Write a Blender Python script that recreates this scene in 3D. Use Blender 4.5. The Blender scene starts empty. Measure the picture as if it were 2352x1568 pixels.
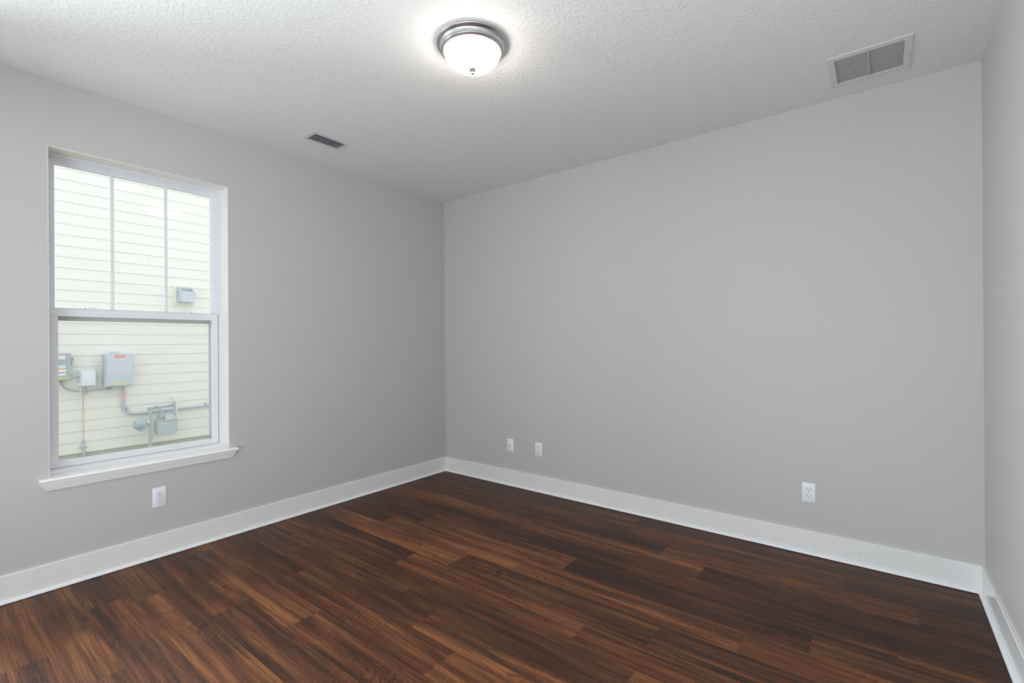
import bpy, bmesh, math, random
from mathutils import Vector, Matrix
random.seed(7)
PI = math.pi
SC = bpy.context.scene
COL = SC.collection

# ------------------------------------------------------------------ camera, world, lights, exposure
H = 2.74            # ceiling height
W = 3.938           # room width (x)
YB = -4.35          # rear wall (behind the camera)
f_px, yaw, pitch, roll = 1087.78, 0.659932, 0.000768, -0.006283
fw = Vector((-math.sin(yaw) * math.cos(pitch), math.cos(yaw) * math.cos(pitch), math.sin(pitch)))
rt = Vector((math.cos(yaw), math.sin(yaw), 0)); up = rt.cross(fw)
r2 = rt * math.cos(roll) + up * math.sin(roll); u2 = r2.cross(fw)
cd = bpy.data.cameras.new('camera'); cam = bpy.data.objects.new('camera', cd); COL.objects.link(cam)
M = Matrix((( r2.x, u2.x, -fw.x, 3.51531), (r2.y, u2.y, -fw.y, -3.40841), (r2.z, u2.z, -fw.z, 1.30875), (0, 0, 0, 1)))
cam.matrix_world = M
cd.sensor_width = 36; cd.lens = 36 * f_px / 2352; cd.clip_start = 0.02
SC.camera = cam
SC.view_settings.view_transform = 'Standard'; SC.view_settings.look = 'None'
SC.view_settings.exposure = 0.0; SC.view_settings.gamma = 1.0
SC.view_settings.use_curve_mapping = False
SC.cycles.max_bounces = 16; SC.cycles.diffuse_bounces = 10

SKY = 1.70          # overcast sky
LAMP = 30.0         # glowing glass of the ceiling light
SIDE_FILL = 228.0        # added fill lamp, unseen, shining in through the added left-wall window
REAR_FILL = 76.0        # added fill lamp, unseen, aimed up through the added rear door
world = bpy.data.worlds.new('world'); SC.world = world; world.use_nodes = True
bg = world.node_tree.nodes['Background']
bg.inputs[0].default_value = (0.90, 0.94, 1.0, 1); bg.inputs[1].default_value = SKY

def area(name, loc, rot, sx, sy, power, color):
    l = bpy.data.lights.new(name, 'AREA'); l.shape = 'RECTANGLE'; l.size = sx; l.size_y = sy
    l.energy = power; l.color = color
    o = bpy.data.objects.new(name, l); COL.objects.link(o); o.location = loc; o.rotation_euler = rot
    return o
sw = area('side_fill', (-0.45, -3.85, 1.60), (PI / 2 - 0.12, 0, -PI / 2), 0.85, 1.7, SIDE_FILL, (0.77, 0.885, 1.0))  # added lamp standing in for daylight from the left
sw.data.spread = math.radians(118)
area('right_fill', (W + 0.35, -3.85, 0.7), (PI / 2 + 0.7, 0, PI / 2), 0.8, 1.0, 12.0, (0.97, 0.98, 1.0))  # added fill lamp, unseen, beyond the opening in the right wall
area('rear_fill', (2.7, YB - 0.35, 0.35), (PI / 2 + 1.1, 0, 0), 2.0, 0.5, REAR_FILL, (0.84, 0.91, 1.0))  # added lamp outside the rear wall, brightens the ceiling

# ------------------------------------------------------------------ materials
def new_mat(name):
    m = bpy.data.materials.new(name); m.use_nodes = True
    nt = m.node_tree; b = nt.nodes['Principled BSDF']
    return m, nt, b
def N(nt, t, **kw):
    n = nt.nodes.new(t)
    for k, v in kw.items():
        setattr(n, k, v)
    return n
def L(nt, a, b): nt.links.new(a, b)
def plain(name, c, rough=0.5, metal=0.0, spec=0.5, var=0.02, vs=8.0, bump=0.0, bscale=60.0, bdist=0.001):
    """paint / plastic / metal with a little tonal variation and optional bump"""
    m, nt, b = new_mat(name)
    b.inputs['Roughness'].default_value = rough; b.inputs['Metallic'].default_value = metal
    b.inputs['Specular IOR Level'].default_value = spec
    tc = N(nt, 'ShaderNodeTexCoord'); nz = N(nt, 'ShaderNodeTexNoise'); nz.inputs['Scale'].default_value = vs
    L(nt, tc.outputs['Object'], nz.inputs['Vector'])
    mx = N(nt, 'ShaderNodeMix', data_type='RGBA')
    mx.inputs[6].default_value = (c[0] * (1 - var), c[1] * (1 - var), c[2] * (1 - var), 1)
    mx.inputs[7].default_value = (min(1, c[0] * (1 + var)), min(1, c[1] * (1 + var)), min(1, c[2] * (1 + var)), 1)
    L(nt, nz.outputs['Fac'], mx.inputs[0]); L(nt, mx.outputs[2], b.inputs['Base Color'])
    if bump:
        n2 = N(nt, 'ShaderNodeTexNoise'); n2.inputs['Scale'].default_value = bscale; n2.inputs['Detail'].default_value = 3
        L(nt, tc.outputs['Object'], n2.inputs['Vector'])
        bp = N(nt, 'ShaderNodeBump'); bp.inputs['Strength'].default_value = bump; bp.inputs['Distance'].default_value = bdist
        L(nt, n2.outputs['Fac'], bp.inputs['Height']); L(nt, bp.outputs[0], b.inputs['Normal'])
    return m
WALL = plain('wall_paint', (0.513, 0.494, 0.482), 0.55, spec=0.3, var=0.012, vs=1.5, bump=0.06, bscale=220, bdist=0.0006)
TRIM = plain('trim_paint', (0.77, 0.755, 0.73), 0.22, spec=0.5, var=0.015, vs=4)
SHOE = plain('shoe_paint', (0.80, 0.81, 0.82), 0.30, var=0.01)
SILL = plain('sill_paint', (0.88, 0.87, 0.86), 0.35, var=0.01)
VINYL = plain('window_vinyl', (0.72, 0.73, 0.75), 0.35, var=0.01)
PLAST = plain('white_plastic', (0.76, 0.77, 0.79), 0.28, var=0.008)
PLAST2 = plain('white_device_plastic', (0.80, 0.80, 0.83), 0.25, var=0.008)
DARK = plain('dark_slot', (0.012, 0.012, 0.013), 0.7)
GROOVE = plain('groove_shade_plastic', (0.25, 0.25, 0.27), 0.6)
SCREWM = plain('painted_screw', (0.55, 0.55, 0.56), 0.35, metal=0.3)
GRILLE = plain('grille_enamel', (0.62, 0.62, 0.62), 0.4, var=0.02)
LOUVM = plain('register_blade_enamel', (0.42, 0.44, 0.47), 0.35)
DUST = plain('dusty_blade', (0.50, 0.47, 0.45), 0.6, var=0.10, vs=60)
FILTER = plain('air_filter', (0.07, 0.062, 0.058), 0.9, var=0.25, vs=40)
DUCT = plain('duct_metal', (0.05, 0.05, 0.055), 0.6)
SUPER_GAP = plain('gap', (0.02, 0.02, 0.02), 0.9)
ENCL = plain('enclosure_grey', (0.52, 0.57, 0.61), 0.5, var=0.01)
ENCL2 = plain('panel_grey', (0.36, 0.42, 0.44), 0.5, var=0.01)
BOXW = plain('box_white', (0.72, 0.75, 0.80), 0.5, var=0.01)
CONDM = plain('conduit_grey', (0.44, 0.48, 0.52), 0.5, var=0.03)
FLEXM = plain('flex_conduit_grey', (0.33, 0.36, 0.38), 0.5, var=0.03)
GASM = plain('gas_paint', (0.37, 0.43, 0.45), 0.5, var=0.04, vs=30)
METERM = plain('meter_paint', (0.40, 0.47, 0.48), 0.5, var=0.03, vs=20)
INDEXM = plain('index_beige', (0.55, 0.56, 0.50), 0.5, var=0.04)
COPPER = plain('copper_wire', (0.60, 0.36, 0.26), 0.5)
CREAM = plain('cream_pvc', (0.78, 0.79, 0.66), 0.5)
REDL = plain('red_label', (0.62, 0.25, 0.25), 0.5)
ORNL = plain('orange_label', (0.80, 0.33, 0.20), 0.5)
YELL = plain('yellow_label', (0.85, 0.60, 0.20), 0.5)
WHTL = plain('white_label', (0.78, 0.80, 0.84), 0.5)
INKL = plain('label_ink', (0.40, 0.42, 0.46), 0.6)
INKR = plain('label_ink_white', (0.80, 0.62, 0.60), 0.6)
GREYD = plain('dark_grey_metal', (0.30, 0.30, 0.30), 0.5)
VENTM = plain('vent_metal', (0.52, 0.57, 0.60), 0.4, var=0.02)
FOUND = plain('foundation_stucco', (0.46, 0.45, 0.37), 0.9, var=0.15, vs=9, bump=0.5, bscale=40, bdist=0.004)
GROUND = plain('ground_sand_grass', (0.38, 0.38, 0.26), 0.95, var=0.3, vs=5)
SMUDGE = plain('scuff_dark', (0.33, 0.31, 0.30), 0.7)
SMUDR = plain('scuff_red', (0.50, 0.28, 0.22), 0.7)

# siding: pale cream boards with a fine embossed wood grain
def siding():
    m, nt, b = new_mat('lap_siding')
    b.inputs['Roughness'].default_value = 0.6
    tc = N(nt, 'ShaderNodeTexCoord'); mp = N(nt, 'ShaderNodeMapping'); mp.inputs['Scale'].default_value = (30, 1.6, 55)
    L(nt, tc.outputs['Object'], mp.inputs['Vector'])
    nz = N(nt, 'ShaderNodeTexNoise'); nz.inputs['Scale'].default_value = 1.4; nz.inputs['Detail'].default_value = 5
    nz.inputs['Distortion'].default_value = 0.6
    L(nt, mp.outputs[0], nz.inputs['Vector'])
    rp = N(nt, 'ShaderNodeMix', data_type='RGBA')
    rp.inputs[6].default_value = (0.715, 0.705, 0.64, 1); rp.inputs[7].default_value = (0.81, 0.80, 0.745, 1)
    L(nt, nz.outputs['Fac'], rp.inputs[0]); L(nt, rp.outputs[2], b.inputs['Base Color'])
    bp = N(nt, 'ShaderNodeBump'); bp.inputs['Strength'].default_value = 0.35; bp.inputs['Distance'].default_value = 0.002
    L(nt, nz.outputs['Fac'], bp.inputs['Height']); L(nt, bp.outputs[0], b.inputs['Normal'])
    return m
SIDING = siding()

# ceiling: off white knock-down texture
def ceiling_mat():
    m, nt, b = new_mat('ceiling_knockdown')
    b.inputs['Base Color'].default_value = (0.73, 0.715, 0.685, 1)
    b.inputs['Roughness'].default_value = 0.75; b.inputs['Specular IOR Level'].default_value = 0.25
    tc = N(nt, 'ShaderNodeTexCoord')
    nz = N(nt, 'ShaderNodeTexNoise'); nz.inputs['Scale'].default_value = 58; nz.inputs['Detail'].default_value = 3
    nz.inputs['Roughness'].default_value = 0.55; nz.inputs['Distortion'].default_value = 0.55
    L(nt, tc.outputs['Object'], nz.inputs['Vector'])
    rp = N(nt, 'ShaderNodeValToRGB'); rp.color_ramp.elements[0].position = 0.50; rp.color_ramp.elements[1].position = 0.60
    L(nt, nz.outputs['Fac'], rp.inputs[0])
    n2 = N(nt, 'ShaderNodeTexNoise'); n2.inputs['Scale'].default_value = 160; n2.inputs['Detail'].default_value = 2
    L(nt, tc.outputs['Object'], n2.inputs['Vector'])
    ad = N(nt, 'ShaderNodeMath', operation='MULTIPLY_ADD'); ad.inputs[1].default_value = 0.18
    L(nt, n2.outputs['Fac'], ad.inputs[0]); L(nt, rp.outputs[0], ad.inputs[2])
    bp = N(nt, 'ShaderNodeBump'); bp.inputs['Strength'].default_value = 0.5; bp.inputs['Distance'].default_value = 0.0020
    L(nt, ad.outputs[0], bp.inputs['Height']); L(nt, bp.outputs[0], b.inputs['Normal'])
    return m
CEIL = ceiling_mat()

# floor: dark hickory-look planks; tone and seed per plank come from mesh attributes
def wood_mat():
    m, nt, b = new_mat('plank_wood')
    b.inputs['Specular IOR Level'].default_value = 0.17
    tc = N(nt, 'ShaderNodeTexCoord')
    at = N(nt, 'ShaderNodeAttribute'); at.attribute_name = 'tone'
    sd = N(nt, 'ShaderNodeAttribute'); sd.attribute_name = 'seed'
    cb = N(nt, 'ShaderNodeCombineXYZ')
    s1 = N(nt, 'ShaderNodeMath', operation='MULTIPLY'); s1.inputs[1].default_value = 37.0
    s2 = N(nt, 'ShaderNodeMath', operation='MULTIPLY'); s2.inputs[1].default_value = 11.0
    L(nt, sd.outputs['Fac'], s1.inputs[0]); L(nt, sd.outputs['Fac'], s2.inputs[0])
    L(nt, s1.outputs[0], cb.inputs[0]); L(nt, s2.outputs[0], cb.inputs[1]); L(nt, s1.outputs[0], cb.inputs[2])
    va = N(nt, 'ShaderNodeVectorMath', operation='ADD'); L(nt, tc.outputs['Object'], va.inputs[0]); L(nt, cb.outputs[0], va.inputs[1])
    # cathedral figure: contour lines of a stretched noise
    def stretched(sc, scale, detail, dist, rough=0.5):
        mp = N(nt, 'ShaderNodeMapping'); mp.inputs['Scale'].default_value = sc
        L(nt, va.outputs[0], mp.inputs['Vector'])
        n = N(nt, 'ShaderNodeTexNoise'); n.inputs['Scale'].default_value = scale; n.inputs['Detail'].default_value = detail
        n.inputs['Distortion'].default_value = dist; n.inputs['Roughness'].default_value = rough
        L(nt, mp.outputs[0], n.inputs['Vector']); return n.outputs['Fac']
    broad = stretched((1.1, 8.0, 1), 1.0, 3, 0.7)
    mid = stretched((0.9, 26.0, 1), 1.0, 6, 0.5, 0.55)
    fine = stretched((3.2, 240.0, 1), 1.0, 5, 0.15, 0.65)
    pore = stretched((11.0, 520.0, 1), 1.0, 2, 0.0)
    fig = stretched((1.9, 6.5, 1), 1.0, 1.5, 1.1)
    mask = stretched((1.3, 5.0, 1), 1.3, 1, 0.3)
    def math_(op, a, bb=None, c=None):
        n = N(nt, 'ShaderNodeMath', operation=op)
        for i, v in enumerate((a, bb, c)):
            if v is None: continue
            if isinstance(v, (int, float)): n.inputs[i].default_value = v
            else: L(nt, v, n.inputs[i])
        return n.outputs[0]
    rings = math_('FRACT', math_('MULTIPLY', fig, 26.0))                    # sharp late-wood edge, slow early wood
    rings = math_('SUBTRACT', math_('POWER', rings, 2.2), 0.32)
    mr = N(nt, 'ShaderNodeMapRange'); mr.inputs[1].default_value = 0.50; mr.inputs[2].default_value = 0.66; L(nt, mask, mr.inputs[0])
    pr_ = N(nt, 'ShaderNodeMapRange'); pr_.inputs[1].default_value = 0.60; pr_.inputs[2].default_value = 0.70; L(nt, pore, pr_.inputs[0])
    t = math_('ADD', math_('MULTIPLY', math_('SUBTRACT', broad, 0.5), 0.95), math_('MULTIPLY', math_('SUBTRACT', mid, 0.5), 1.15))
    t = math_('ADD', t, math_('MULTIPLY', math_('SUBTRACT', fine, 0.5), 1.35))
    t = math_('SUBTRACT', t, math_('MULTIPLY', math_('MULTIPLY', rings, mr.outputs[0]), 0.30))
    t = math_('SUBTRACT', t, math_('MULTIPLY', pr_.outputs[0], 0.26))
    t = math_('ADD', t, at.outputs['Fac'])
    rp = N(nt, 'ShaderNodeValToRGB'); cr = rp.color_ramp
    cr.elements[0].position = 0.0; cr.elements[0].color = (0.032, 0.0160, 0.0110, 1)
    cr.elements[1].position = 1.0; cr.elements[1].color = (0.380, 0.158, 0.056, 1)
    for p, c in ((0.22, (0.064, 0.0258, 0.0140, 1)), (0.45, (0.126, 0.0475, 0.0205, 1)), (0.7, (0.222, 0.0870, 0.0320, 1))):
        e = cr.elements.new(p); e.color = c
    L(nt, t, rp.inputs[0]); L(nt, rp.outputs[0], b.inputs['Base Color'])
    rr = N(nt, 'ShaderNodeMapRange'); rr.inputs[3].default_value = 0.36; rr.inputs[4].default_value = 0.50
    L(nt, mid, rr.inputs[0]); L(nt, rr.outputs[0], b.inputs['Roughness'])
    bp = N(nt, 'ShaderNodeBump'); bp.inputs['Strength'].default_value = 0.25; bp.inputs['Distance'].default_value = 0.0008
    L(nt, fine, bp.inputs['Height']); L(nt, bp.outputs[0], b.inputs['Normal'])
    return m
WOOD = wood_mat()

def nickel():
    m, nt, b = new_mat('brushed_nickel')
    b.inputs['Base Color'].default_value = (0.56, 0.56, 0.56, 1); b.inputs['Metallic'].default_value = 1.0
    b.inputs['Roughness'].default_value = 0.28
    tc = N(nt, 'ShaderNodeTexCoord'); mp = N(nt, 'ShaderNodeMapping'); mp.inputs['Scale'].default_value = (8, 8, 600)
    nz = N(nt, 'ShaderNodeTexNoise'); nz.inputs['Scale'].default_value = 3
    L(nt, tc.outputs['Object'], mp.inputs['Vector']); L(nt, mp.outputs[0], nz.inputs['Vector'])
    bp = N(nt, 'ShaderNodeBump'); bp.inputs['Strength'].default_value = 0.08; bp.inputs['Distance'].default_value = 0.0005
    L(nt, nz.outputs['Fac'], bp.inputs['Height']); L(nt, bp.outputs[0], b.inputs['Normal'])
    return m
NICKEL = nickel()
def lampglass():
    m, nt, b = new_mat('frosted_lamp_glass')
    b.inputs['Base Color'].default_value = (0.9, 0.9, 0.9, 1); b.inputs['Roughness'].default_value = 0.3
    b.inputs['Emission Color'].default_value = (1.0, 0.955, 0.895, 1); b.inputs['Emission Strength'].default_value = LAMP
    return m
LAMPG = lampglass()
def glass_mat():
    m = bpy.data.materials.new('window_glass'); m.use_nodes = True; nt = m.node_tree; nt.nodes.clear()
    o = N(nt, 'ShaderNodeOutputMaterial'); mx = N(nt, 'ShaderNodeMixShader')
    t = N(nt, 'ShaderNodeBsdfTransparent'); t.inputs[0].default_value = (0.985, 0.99, 0.985, 1)
    g = N(nt, 'ShaderNodeBsdfGlossy'); g.inputs['Roughness'].default_value = 0.0
    fr = N(nt, 'ShaderNodeFresnel'); fr.inputs[0].default_value = 1.12
    L(nt, fr.outputs[0], mx.inputs[0]); L(nt, t.outputs[0], mx.inputs[1]); L(nt, g.outputs[0], mx.inputs[2]); L(nt, mx.outputs[0], o.inputs[0])
    return m
GLASS = glass_mat()
def screen_mat():
    m = bpy.data.materials.new('insect_screen_mesh'); m.use_nodes = True; nt = m.node_tree; nt.nodes.clear()
    o = N(nt, 'ShaderNodeOutputMaterial'); mx = N(nt, 'ShaderNodeMixShader'); mx.inputs[0].default_value = 0.09
    t = N(nt, 'ShaderNodeBsdfTransparent'); d = N(nt, 'ShaderNodeBsdfDiffuse'); d.inputs[0].default_value = (0.62, 0.64, 0.63, 1)
    L(nt, t.outputs[0], mx.inputs[1]); L(nt, d.outputs[0], mx.inputs[2]); L(nt, mx.outputs[0], o.inputs[0])
    return m
SCREEN = screen_mat()

# ------------------------------------------------------------------ mesh helpers
def new_bm(): return bmesh.new()
def box(bm, x0, x1, y0, y1, z0, z1, bev=0.0, seg=2):
    vs = [bm.verts.new(p) for p in ((x0, y0, z0), (x1, y0, z0), (x1, y1, z0), (x0, y1, z0), (x0, y0, z1), (x1, y0, z1), (x1, y1, z1), (x0, y1, z1))]
    fs = [bm.faces.new([vs[i] for i in q]) for q in ((0, 3, 2, 1), (4, 5, 6, 7), (0, 1, 5, 4), (1, 2, 6, 5), (2, 3, 7, 6), (3, 0, 4, 7))]
    if bev:
        es = list({e for f in fs for e in f.edges})
        bmesh.ops.bevel(bm, geom=es, offset=bev, segments=seg, profile=0.5, affect='EDGES')
def hexa(bm, bot, top):
    """eight corner solid: 4 bottom + 4 top points in the same order"""
    b_ = [bm.verts.new(p) for p in bot]; t_ = [bm.verts.new(p) for p in top]
    bm.faces.new(b_[::-1]); bm.faces.new(t_)
    for i in range(4): bm.faces.new((b_[i], b_[(i + 1) % 4], t_[(i + 1) % 4], t_[i]))
def prism(bm, poly, axis, a, b_):
    """extrude a polygon (list of 2D) along axis from a to b"""
    def P(p, t):
        return {'x': (t, p[0], p[1]), 'y': (p[0], t, p[1]), 'z': (p[0], p[1], t)}[axis]
    A = [bm.verts.new(P(p, a)) for p in poly]; B = [bm.verts.new(P(p, b_)) for p in poly]
    bm.faces.new(A[::-1]); bm.faces.new(B); n = len(poly)
    for i in range(n): bm.faces.new((A[i], A[(i + 1) % n], B[(i + 1) % n], B[i]))
def ring(bm, x0, x1, y0, y1, z0, z1, w, wb=None):
    """rectangular frame in the yz plane, thickness x0..x1, member width w (bottom wb)"""
    wb = w if wb is None else wb
    box(bm, x0, x1, y0, y0 + w, z0, z1); box(bm, x0, x1, y1 - w, y1, z0, z1)
    box(bm, x0, x1, y0 + w, y1 - w, z1 - w, z1); box(bm, x0, x1, y0 + w, y1 - w, z0, z0 + wb)
def lathe(bm, prof, c=(0, 0, 0), n=64, axis='z'):
    rings = []
    for r, z in prof:
        row = []
        for i in range(n):
            a = 2 * PI * i / n; p = (r * math.cos(a), r * math.sin(a), z)
            if axis == 'x': p = (p[2], p[0], p[1])
            if axis == 'y': p = (p[0], p[2], p[1])
            row.append(bm.verts.new((p[0] + c[0], p[1] + c[1], p[2] + c[2])))
        rings.append(row)
    for a, b_ in zip(rings, rings[1:]):
        for i in range(n): bm.faces.new((a[i], a[(i + 1) % n], b_[(i + 1) % n], b_[i]))
    if prof[0][0] > 1e-6: bm.faces.new(rings[0][::-1])
    if prof[-1][0] > 1e-6: bm.faces.new(rings[-1])
def smooth_path(pts, sub=6):
    P = [Vector(p) for p in pts]; out = []
    for i in range(len(P) - 1):
        p0 = P[max(i - 1, 0)]; p1 = P[i]; p2 = P[i + 1]; p3 = P[min(i + 2, len(P) - 1)]
        for k in range(sub):
            t = k / sub
            out.append(0.5 * ((2 * p1) + (-p0 + p2) * t + (2 * p0 - 5 * p1 + 4 * p2 - p3) * t * t + (-p0 + 3 * p1 - 3 * p2 + p3) * t ** 3))
    out.append(P[-1]); return out
def tube(bm, pts, r, n=12, smooth=True, sub=6):
    P = smooth_path(pts, sub) if smooth else [Vector(p) for p in pts]
    rr = r if isinstance(r, (list, tuple)) else [r] * len(P)
    t0 = (P[1] - P[0]).normalized(); nrm = t0.orthogonal().normalized(); prev = t0; rows = []
    for i, p in enumerate(P):
        t = (P[min(i + 1, len(P) - 1)] - P[max(i - 1, 0)]).normalized()
        q = prev.rotation_difference(t); nrm = (q @ nrm).normalized(); prev = t
        bn = t.cross(nrm)
        rows.append([bm.verts.new(p + (nrm * math.cos(2 * PI * k / n) + bn * math.sin(2 * PI * k / n)) * rr[i]) for k in range(n)])
    for a, b_ in zip(rows, rows[1:]):
        for i in range(n): bm.faces.new((a[i], a[(i + 1) % n], b_[(i + 1) % n], b_[i]))
    bm.faces.new(rows[0][::-1]); bm.faces.new(rows[-1])
def rounded(w, h, r, n=6):
    pts = []
    for cx, cy, a0 in ((w - r, h - r, 0), (-w + r, h - r, PI / 2), (-w + r, -h + r, PI), (w - r, -h + r, 3 * PI / 2)):
        for k in range(n + 1):
            a = a0 + PI / 2 * k / n; pts.append((cx + r * math.cos(a), cy + r * math.sin(a)))
    return pts
def obj(name, bm, mat, parent=None, smooth=False, loc=None, rot=None):
    bmesh.ops.recalc_face_normals(bm, faces=bm.faces)
    me = bpy.data.meshes.new(name); bm.to_mesh(me); bm.free(); me.materials.append(mat)
    o = bpy.data.objects.new(name, me); COL.objects.link(o)
    if parent: o.parent = parent
    if loc: o.location = loc
    if rot: o.rotation_euler = rot
    if smooth:
        for p in me.polygons: p.use_smooth = True
        me.set_sharp_from_angle(angle=math.radians(smooth if smooth > 1 else 35))
    return o
def tag(o, label, cat, group=None, kind=None):
    o['label'] = label; o['category'] = cat
    if group: o['group'] = group
    if kind: o['kind'] = kind
    return o
def empty(name, loc, rot=(0, 0, 0)):
    e = bpy.data.objects.new(name, None); COL.objects.link(e); e.location = loc; e.rotation_euler = rot
    e.empty_display_size = 0.1; return e
def dup_tree(o, parent=None):
    c = o.copy(); COL.objects.link(c)
    if parent: c.parent = parent
    for ch in list(o.children): dup_tree(ch, c)
    return c
def panel(bm, u0, u1, v0, v1, holes, put):
    """rectangle u,v with rectangular holes -> cells; put(bm,u0,u1,v0,v1) adds each cell"""
    us = sorted({u0, u1, *[h[0] for h in holes], *[h[1] for h in holes]}); vs = sorted({v0, v1, *[h[2] for h in holes], *[h[3] for h in holes]})
    for a, b_ in zip(us, us[1:]):
        for c, d in zip(vs, vs[1:]):
            mu, mv = (a + b_) / 2, (c + d) / 2
            if any(h[0] < mu < h[1] and h[2] < mv < h[3] for h in holes): continue
            put(bm, a, b_, c, d)
def weld(bm):
    bmesh.ops.remove_doubles(bm, verts=bm.verts, dist=1e-5)
    # drop interior faces shared by neighbouring cells
    seen = {}
    for f in list(bm.faces):
        k = frozenset(v.index for v in f.verts)
        seen.setdefault(k, []).append(f)
    dead = [f for fs in seen.values() if len(fs) > 1 for f in fs]
    bmesh.ops.delete(bm, geom=dead, context='FACES')
def weld2(bm):
    bm.verts.ensure_lookup_table(); bmesh.ops.remove_doubles(bm, verts=bm.verts, dist=1e-5)
    bm.verts.index_update(); bm.verts.ensure_lookup_table()
    weld(bm)

# ------------------------------------------------------------------ room shell
OY0, OY1, OZ0, OZ1 = -2.927, -2.038, 0.597, 2.378     # window opening
TH = 0.16
bm = new_bm(); panel(bm, YB - TH, TH, -0.12, H + 0.12, [(OY0, OY1, OZ0 - 0.02, OZ1), (-4.25, -3.45, OZ0, OZ1)], lambda b, a, c, d, e: box(b, -TH, 0, a, c, d, e)); weld2(bm)
tag(obj('wall_left', bm, WALL), 'light grey painted wall with the window in it', 'wall', kind='structure')
bm = new_bm(); box(bm, 0, W, 0, TH, -0.12, H + 0.12)
tag(obj('wall_back', bm, WALL), 'wide light grey painted wall opposite the camera with three cover plates', 'wall', kind='structure')
bm = new_bm(); panel(bm, YB - TH, TH, -0.12, H + 0.12, [(-4.25, -3.45, 0.01, 2.1)], lambda b, a, c, d, e: box(b, W, W + TH, a, c, d, e)); weld2(bm)
tag(obj('wall_right', bm, WALL), 'light grey painted wall at the right edge of the view', 'wall', kind='structure')
RW = (0.3, 3.7, 0.02, 2.15)
bm = new_bm(); panel(bm, 0, W, -0.12, H + 0.12, [RW], lambda b, a, c, d, e: box(b, a, c, YB - TH, YB, d, e)); weld2(bm)
tag(obj('wall_rear', bm, WALL), 'light grey wall behind the camera with an added glazed opening for fill light', 'wall', kind='structure')
# unseen openings added for the fill lamps: rear glazed door and left-wall window
bm = new_bm(); y0 = YB - 0.12
for (a, b_) in ((RW[0], RW[0] + 0.05), (1.975, 2.025), (RW[1] - 0.05, RW[1])): box(bm, a, b_, y0, y0 + 0.06, RW[2], RW[3])
for (a, b_) in ((RW[2], RW[2] + 0.05), (RW[3] - 0.05, RW[3])): box(bm, RW[0], RW[1], y0 + 0.002, y0 + 0.058, a, b_)
w2 = tag(obj('added_glass_door', bm, VINYL), 'wide white glazed sliding door added behind the camera, unseen, for fill light', 'door', kind='structure')
bm = new_bm(); box(bm, RW[0] + 0.04, RW[1] - 0.04, y0 + 0.028, y0 + 0.032, RW[2] + 0.04, RW[3] - 0.04); obj('pane', bm, GLASS, w2)
bm = new_bm(); ring(bm, -0.155, -0.12, -4.25, -3.45, OZ0, OZ1, 0.045); box(bm, -0.15, -0.118, -4.21, -3.49, 1.47, 1.51)
w3 = tag(obj('added_window', bm, VINYL), 'white window added further back in the window wall, unseen, for fill light', 'window', kind='structure')
bm = new_bm(); box(bm, -0.142, -0.138, -4.215, -3.485, OZ0 + 0.035, OZ1 - 0.035); obj('pane', bm, GLASS, w3)

bm = new_bm()
for (a, b_) in ((-4.32, -4.25), (-3.45, -3.38)): box(bm, W - 0.014, W - 0.001, a, b_, 0.002, 2.17)
box(bm, W - 0.014, W - 0.001, -4.25, -3.45, 2.1, 2.17)
tag(obj('added_doorway', bm, TRIM), 'white cased doorway added beside the camera, unseen, for fill light', 'door', kind='structure')  # doorway added out of view to let the right-hand fill lamp in
RV = (3.335, 3.622, -0.478, -0.192)      # return grille opening x0 x1 y0 y1
SV = (0.353, 0.490, -1.676, -1.430)      # supply register opening
bm = new_bm(); panel(bm, 0, W, YB, 0, [RV, SV], lambda b, a, c, d, e: box(b, a, c, d, e, H, H + 0.06)); weld2(bm)
tag(obj('ceiling', bm, CEIL), 'off white knock-down textured ceiling', 'ceiling', kind='structure')
bm = new_bm(); box(bm, -TH, W + TH, YB - TH, TH, H + 0.40, H + 0.5)
tag(obj('roof_deck', bm, DUCT), 'roof over the room, out of view', 'roof', kind='structure')

# floor planks: rows run along x; joints and tones follow the photographed boards
PW = 0.177; Y00 = -0.029; PLEN = 1.208
J0 = {0: 0.9, 1: 2.15, 2: 2.443, 3: 2.71, 4: 1.152, 5: 2.067, 6: 0.623, 7: 1.507, 8: 1.228, 9: 1.535, 10: 0.597, 11: 0.88, 12: 1.35, 13: 0.973, 14: 1.72, 15: 0.42, 16: 1.1, 17: 0.75}
T = {0: {0.9: .20, 2.108: .20, 3.316: .17, -.308: .22},
     1: {.942: .24, 2.15: .36, 3.358: .17, -.266: .26},
     2: {1.235: .26, 2.443: .42, 3.651: .20, .027: .30},
     3: {.294: .50, 1.502: .44, 2.71: .16},
     4: {-.056: .30, 1.152: .17, 2.36: .16, 3.568: .22},
     5: {-.349: .33, .859: .56, 2.067: .13, 3.275: .34},
     6: {-.585: .22, .623: .60, 1.831: .52, 3.039: .44},
     7: {.299: .60, 1.507: .28, 2.715: .22},
     8: {.02: .22, 1.228: .46, 2.436: .33},
     9: {-.881: .36, .327: .38, 1.535: .20, 2.743: .52},
     10: {-.611: .40, .597: .28, 1.805: .42},
     11: {-.328: .24, .88: .44, 2.088: .50},
     12: {.142: .50, 1.35: .34}, 13: {-.235: .33, .973: .27, 2.181: .44}, 14: {.512: .52, 1.72: .46},
     15: {.42: .30, 1.628: .50}, 16: {-.108: .50, 1.1: .38}, 17: {-.458: .42, .75: .32}}
bm = new_bm(); lt = bm.faces.layers.float.new('tone'); ls = bm.faces.layers.float.new('seed')
FZ = 0.0; GAP = 0.00022
row = -1; ytop = 0.0
rows = [(0.0, Y00)] + [(Y00 - PW * i, Y00 - PW * (i + 1)) for i in range(26)]
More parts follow.
